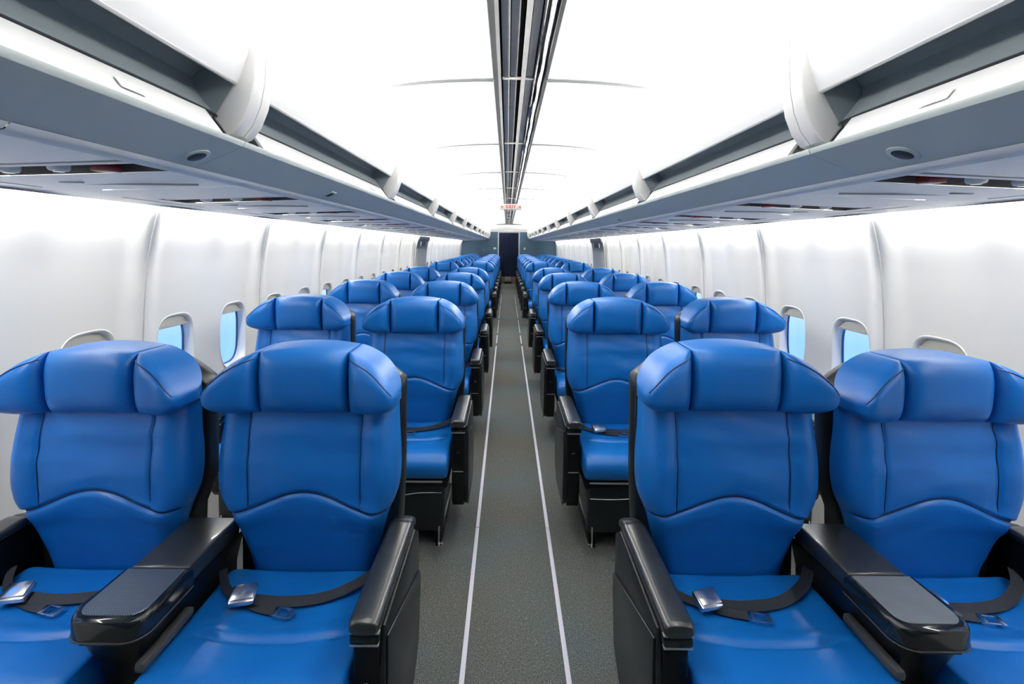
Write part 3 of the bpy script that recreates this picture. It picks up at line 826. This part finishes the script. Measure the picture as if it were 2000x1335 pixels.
    x2 = ax + side * .042; prism_x(bm, poly2, min(x2, x2 + side * .006), max(x2, x2 + side * .006), .003, 2); obj('lower_side_cover', bm, PANEL_G, ar)
    bm = bmesh.new()                       # padded leather top, round in section
    sec = lambda f, zt: [(ax + f * .037 * math.copysign(abs(math.cos(a)) ** .55, math.cos(a)), zt + f * .0175 * math.copysign(abs(math.sin(a)) ** (.6 if math.sin(a) < 0 else .85), math.sin(a))) for a in [2 * PI * k / 24 for k in range(24)]]
    st = [(-.392, .72, .5895), (-.389, .88, .590), (-.379, .97, .5905), (-.362, 1.0, .591), (-.2, 1.0, .592), (-.01, 1.0, .592), (.006, .96, .592), (.01, .85, .591)]
    loft(bm, [[(x, y, z) for x, z in sec(f, zt)] for y, f, zt in st]); obj('armrest_pad', bm, ARMPAD, ar, angle=50)
    bm = bmesh.new()
    st = [(.011, .80, .588), (.014, .92, .588), (.03, .95, .586), (.06, .9, .577), (.07, .7, .570)]
    loft(bm, [[(x, y, z) for x, z in sec(f, zt)] for y, f, zt in st]); obj('armrest_rear_cap', bm, PANEL_G, ar, angle=50)
    bm = bmesh.new()
    box(bm, ax - .034, ax + .034, -.3835, -.37, .5715, .5755, .0012); obj('armrest_trim', bm, SILVER, ar)
    bm = bmesh.new(); box(bm, ax - .033, ax + .033, -.381, -.366, .5415, .5465, .0015); obj('armrest_trim', bm, SILVER, ar)
    bm = bmesh.new(); box(bm, ax - .026, ax + .026, -.358, -.349, .345, .349, .001); obj('armrest_trim', bm, SILVER, ar)
    bm = bmesh.new(); box(bm, ax - .034, ax + .034, -.3825, -.33, .546, .5725, .006); obj('armrest_nose', bm, GLOSS_P, ar)
    bm = bmesh.new(); disc(bm, (ax, -.3595, .435), (0, -1, 0), .011, .006, 14); obj('recline_button', bm, GLOSS_P, ar)
    # belt
    bl = None
    bm = bmesh.new()
    up = (0, 1, .35)
    ribbon(bm, spline([(.232, -.03, .497), (.185, -.082, .483), (.10, -.128, .4705), (.0, -.146, .469), (-.085, -.148, .474), (-.125, -.148, .482)], 5), .030, .0025, up)
    ribbon(bm, spline([(-.232, -.05, .49), (-.195, -.10, .476), (-.14, -.138, .470), (-.07, -.165, .466), (-.02, -.178, .466)], 5), .022, .0025, up)
    bl = obj('seat_belt', bm, STRAP, root)
    bm = bmesh.new(); M = Matrix.Translation((-.118, -.150, .488)) @ Matrix.Rotation(.22, 4, 'Z') @ Matrix.Rotation(.30, 4, 'X')
    box(bm, -.033, .033, -.026, .026, -.009, .008, .005, 2, M=M); box(bm, -.028, .030, -.020, .024, .007, .0125, .002, 2, M=M @ Matrix.Rotation(-.05, 4, 'Y')); obj('belt_buckle', bm, CHROME, bl)
    bm = bmesh.new(); M = Matrix.Translation((.008, -.184, .4685)) @ Matrix.Rotation(-.2, 4, 'Z')
    box(bm, -.024, -.014, -.017, .017, -.001, .0012, .0005, M=M); box(bm, .014, .028, -.017, .017, -.001, .0012, .0005, M=M); box(bm, -.02, .02, -.017, -.011, -.001, .0012, .0005, M=M); box(bm, -.02, .02, .011, .017, -.001, .0012, .0005, M=M); obj('belt_tongue', bm, CHROME, bl)
    return root

def make_console(insert, cat_lab):
    g = thing('seat_console', None, 'console armrest')
    bm = bmesh.new()                       # body, narrowing downward
    rings = []
    for z, hwid, yf in ((.20, .05, -.30), (.34, .055, -.315), (.45, .056, -.335), (.50, .066, -.36), (.552, .080, -.375)):
        r = .03; pts = [(hwid, .06), (hwid, yf + r), (hwid - r * .3, yf + r * .3), (hwid - r, yf), (-hwid + r, yf), (-hwid + r * .3, yf + r * .3), (-hwid, yf + r), (-hwid, .06)]
        rings.append([(x, y, z) for x, y in pts])
    loft(bm, rings); body = obj('console_body', bm, BLACK_P, g, angle=30)
    def outl(hw, yf, yb, rf, n=8, bul=0):
        p = [(hw, yb)]
        for k in range(n + 1):
            a = PI / 2 * k / n; p.append((hw - rf + rf * math.cos(a), yf + rf - rf * math.sin(a)))
        p += [(-x, y) for x, y in p[::-1]]; return p
    bm = bmesh.new()
    prism_z(bm, [(.077, -.202), (.077, .032), (-.077, .032), (-.077, -.202)], .545, .600, .010, 3); obj('console_pad', bm, ARMPAD, g, angle=50)
    bm = bmesh.new(); prism_z(bm, outl(.090, -.392, -.206, .045), .548, .6, .012, 3); rim = obj('tray_rim', bm, GLOSS_P, g, angle=50)
    bm = bmesh.new(); prism_z(bm, outl(.075, -.372, -.214, .032), .597, .6018, .001, 1); obj('tray_insert', bm, insert, rim)
    bm = bmesh.new(); pts = [(x, y, .5535) for x, y in outl(.0905, -.3925, -.206, .045)]; tube(bm, pts, .0018, 5); obj('tray_trim', bm, SILVER_D, rim)
    bm = bmesh.new()
    for q in (-.028, .03): disc(bm, (q, -.3195, .37), (0, -1, 0), .006, .004, 12)
    obj('bolt', bm, CHROME, body)
    return g
def add_lever(g, s):
    bm = bmesh.new(); box(bm, -.012, .012, -.38, -.20, .474, .497, .007, 2, M=Matrix.Translation((s * .078, 0, 0))); obj('console_side_trim', bm, SILVER_D, g)

rows = [1.47 + 1.24 * k for k in range(5)] + [8.90 + 1.07 * k for k in range(8)]
RORD = ['first', 'second', 'third', 'fourth', 'fifth', 'sixth', 'seventh', 'eighth', 'ninth', 'tenth', 'eleventh', 'twelfth', 'thirteenth']
SP = {1: make_seat(1), -1: make_seat(-1)}; used = set()
CONS = {-1: make_console(PERF, ''), 1: make_console(TRAY_S, '')}; cused = set()
for s in (-1, 1): add_lever(CONS[s], -s)
DETAIL = {(-1, 0, 0): 'blue leather airplane seat with silver buckle left of the aisle, first row, aisle side',
          (1, 0, 0): 'blue leather airplane seat with silver buckle right of the aisle, first row, aisle side'}
for r, y in enumerate(rows):
    for s in (-1, 1):
        sd = 'left' if s < 0 else 'right'
        ax_, wx_, cx_ = ((.645, 1.264, .953) if s < 0 else (.622, 1.236, .926)) if r == 0 else (.560, 1.225, .893)
        for j, (x, arm) in enumerate(((ax_, -s), (wx_, s))):
            o = SP[arm] if arm not in used else copy_tree(SP[arm]); used.add(arm)
            dy = .07 if (j == 1 and r > 0) else 0
            o.location = (s * x, y + dy, -.022 if (j == 1 and s > 0 and r == 0) else 0)
            tag(o, DETAIL.get((s, r, j)) or ('blue leather airplane seat beside the %s, %s side of the cabin, %s row' % ('aisle' if j == 0 else 'windows', sd, RORD[r])), group='blue airplane seats in rows')
            o.location.z = 0
            hz = {(-1, 0): -.016, (-1, 1): -.024, (1, 0): .0, (1, 1): -.025}[(s, j)] if r == 0 else (-.006 if s < 0 else 0)
            for ch in o.children:           # adjustable headrests stand at slightly different heights
                if ch.name.startswith(('headrest', 'back_shell')): ch.location.z = hz
        o = CONS[s] if s not in cused else copy_tree(CONS[s]); cused.add(s)
        o.location = (s * cx_, y, 0)
        tag(o, 'black console armrest with %s tray between the two %s seats of the %s row' % ('perforated' if s < 0 else 'smooth grey', sd, RORD[r]), group='console armrests between seats')

# ------------------------------------------------------------------ light
def strip_light(name, s, x, z, d, w, power, col):
    l = bpy.data.lights.new(name, 'AREA'); l.shape = 'RECTANGLE'; l.size = Y1 - .4 - (Y0 + .1); l.size_y = w; l.energy = power; l.color = col
    o = bpy.data.objects.new(name, l); COL.objects.link(o)
    o.location = (s * x, (Y1 - .4 + Y0 + .1) / 2, z)
    o.rotation_euler = Vector((s * d[0], 0, d[1])).to_track_quat('-Z', 'Z').to_euler()
    return o
for s in (-1, 1):
    o = strip_light('ceiling_cove_lamp', s, .83, 2.045, (-.95, .30), .05, 385, (1.0, .975, .94))
    o = strip_light('wall_wash_lamp', s, 1.612, 1.650, (.35, -1), .035, 150, (1.0, .98, .95))
for o in [o for o in scene.objects if o.type == 'LIGHT']:
    if True:
        # long axis along the cabin
        d = o.rotation_euler.to_matrix() @ Vector((0, 0, -1)); xax = Vector((0, 1, 0)); zax = -d; yax = zax.cross(xax)
        o.rotation_euler = Matrix((xax, yax, zax)).transposed().to_euler()

l = bpy.data.lights.new('galley_lamp', 'AREA'); l.shape = 'RECTANGLE'; l.size = .8; l.size_y = .2; l.energy = 22; l.color = (1, .93, .82)
o = bpy.data.objects.new('galley_lamp', l); COL.objects.link(o); o.location = (0, Y1 + .5, 2.2)
w = bpy.data.worlds.new('sky'); scene.world = w; w.use_nodes = True
nt = w.node_tree; bg = nt.nodes['Background']
tc = nt.nodes.new('ShaderNodeTexCoord'); sp = nt.nodes.new('ShaderNodeSeparateXYZ'); rp = nt.nodes.new('ShaderNodeValToRGB')
mr = nt.nodes.new('ShaderNodeMapRange'); mr.inputs['From Min'].default_value = -1; mr.inputs['From Max'].default_value = 1
E = rp.color_ramp.elements
E[0].position = .30; E[0].color = (.17, .37, .86, 1); E[1].position = .72; E[1].color = (.14, .36, .95, 1)
for q, c in ((.42, (.24, .43, .88, 1)), (.475, (.50, .60, .84, 1)), (.53, (.32, .50, .90, 1))):
    e = E.new(q); e.color = c
nt.links.new(tc.outputs['Generated'], sp.inputs[0]); nt.links.new(sp.outputs['Z'], mr.inputs['Value'])
nt.links.new(mr.outputs['Result'], rp.inputs['Fac']); nt.links.new(rp.outputs['Color'], bg.inputs['Color'])
bg.inputs['Strength'].default_value = 1.9

# ------------------------------------------------------------------ camera
F = 944.0; ROLL = .010
cam = bpy.data.cameras.new('camera'); co = bpy.data.objects.new('camera', cam); COL.objects.link(co); scene.camera = co
cam.sensor_fit = 'HORIZONTAL'; cam.sensor_width = 36; cam.lens = F * 36 / 2000
cam.shift_x = (1000 - 990.8) / 2000; cam.shift_y = -(667.5 - 479) / 2000
cam.clip_start = .02
co.location = (-.052, 0, ZE)
co.rotation_euler = (Matrix.Rotation(PI / 2, 3, 'X') @ Matrix.Rotation(ROLL, 3, 'Z')).to_euler()

vs = scene.view_settings
vs.view_transform = 'Standard'; vs.look = 'None'; vs.gamma = 1; vs.use_curve_mapping = False; vs.exposure = 0.0
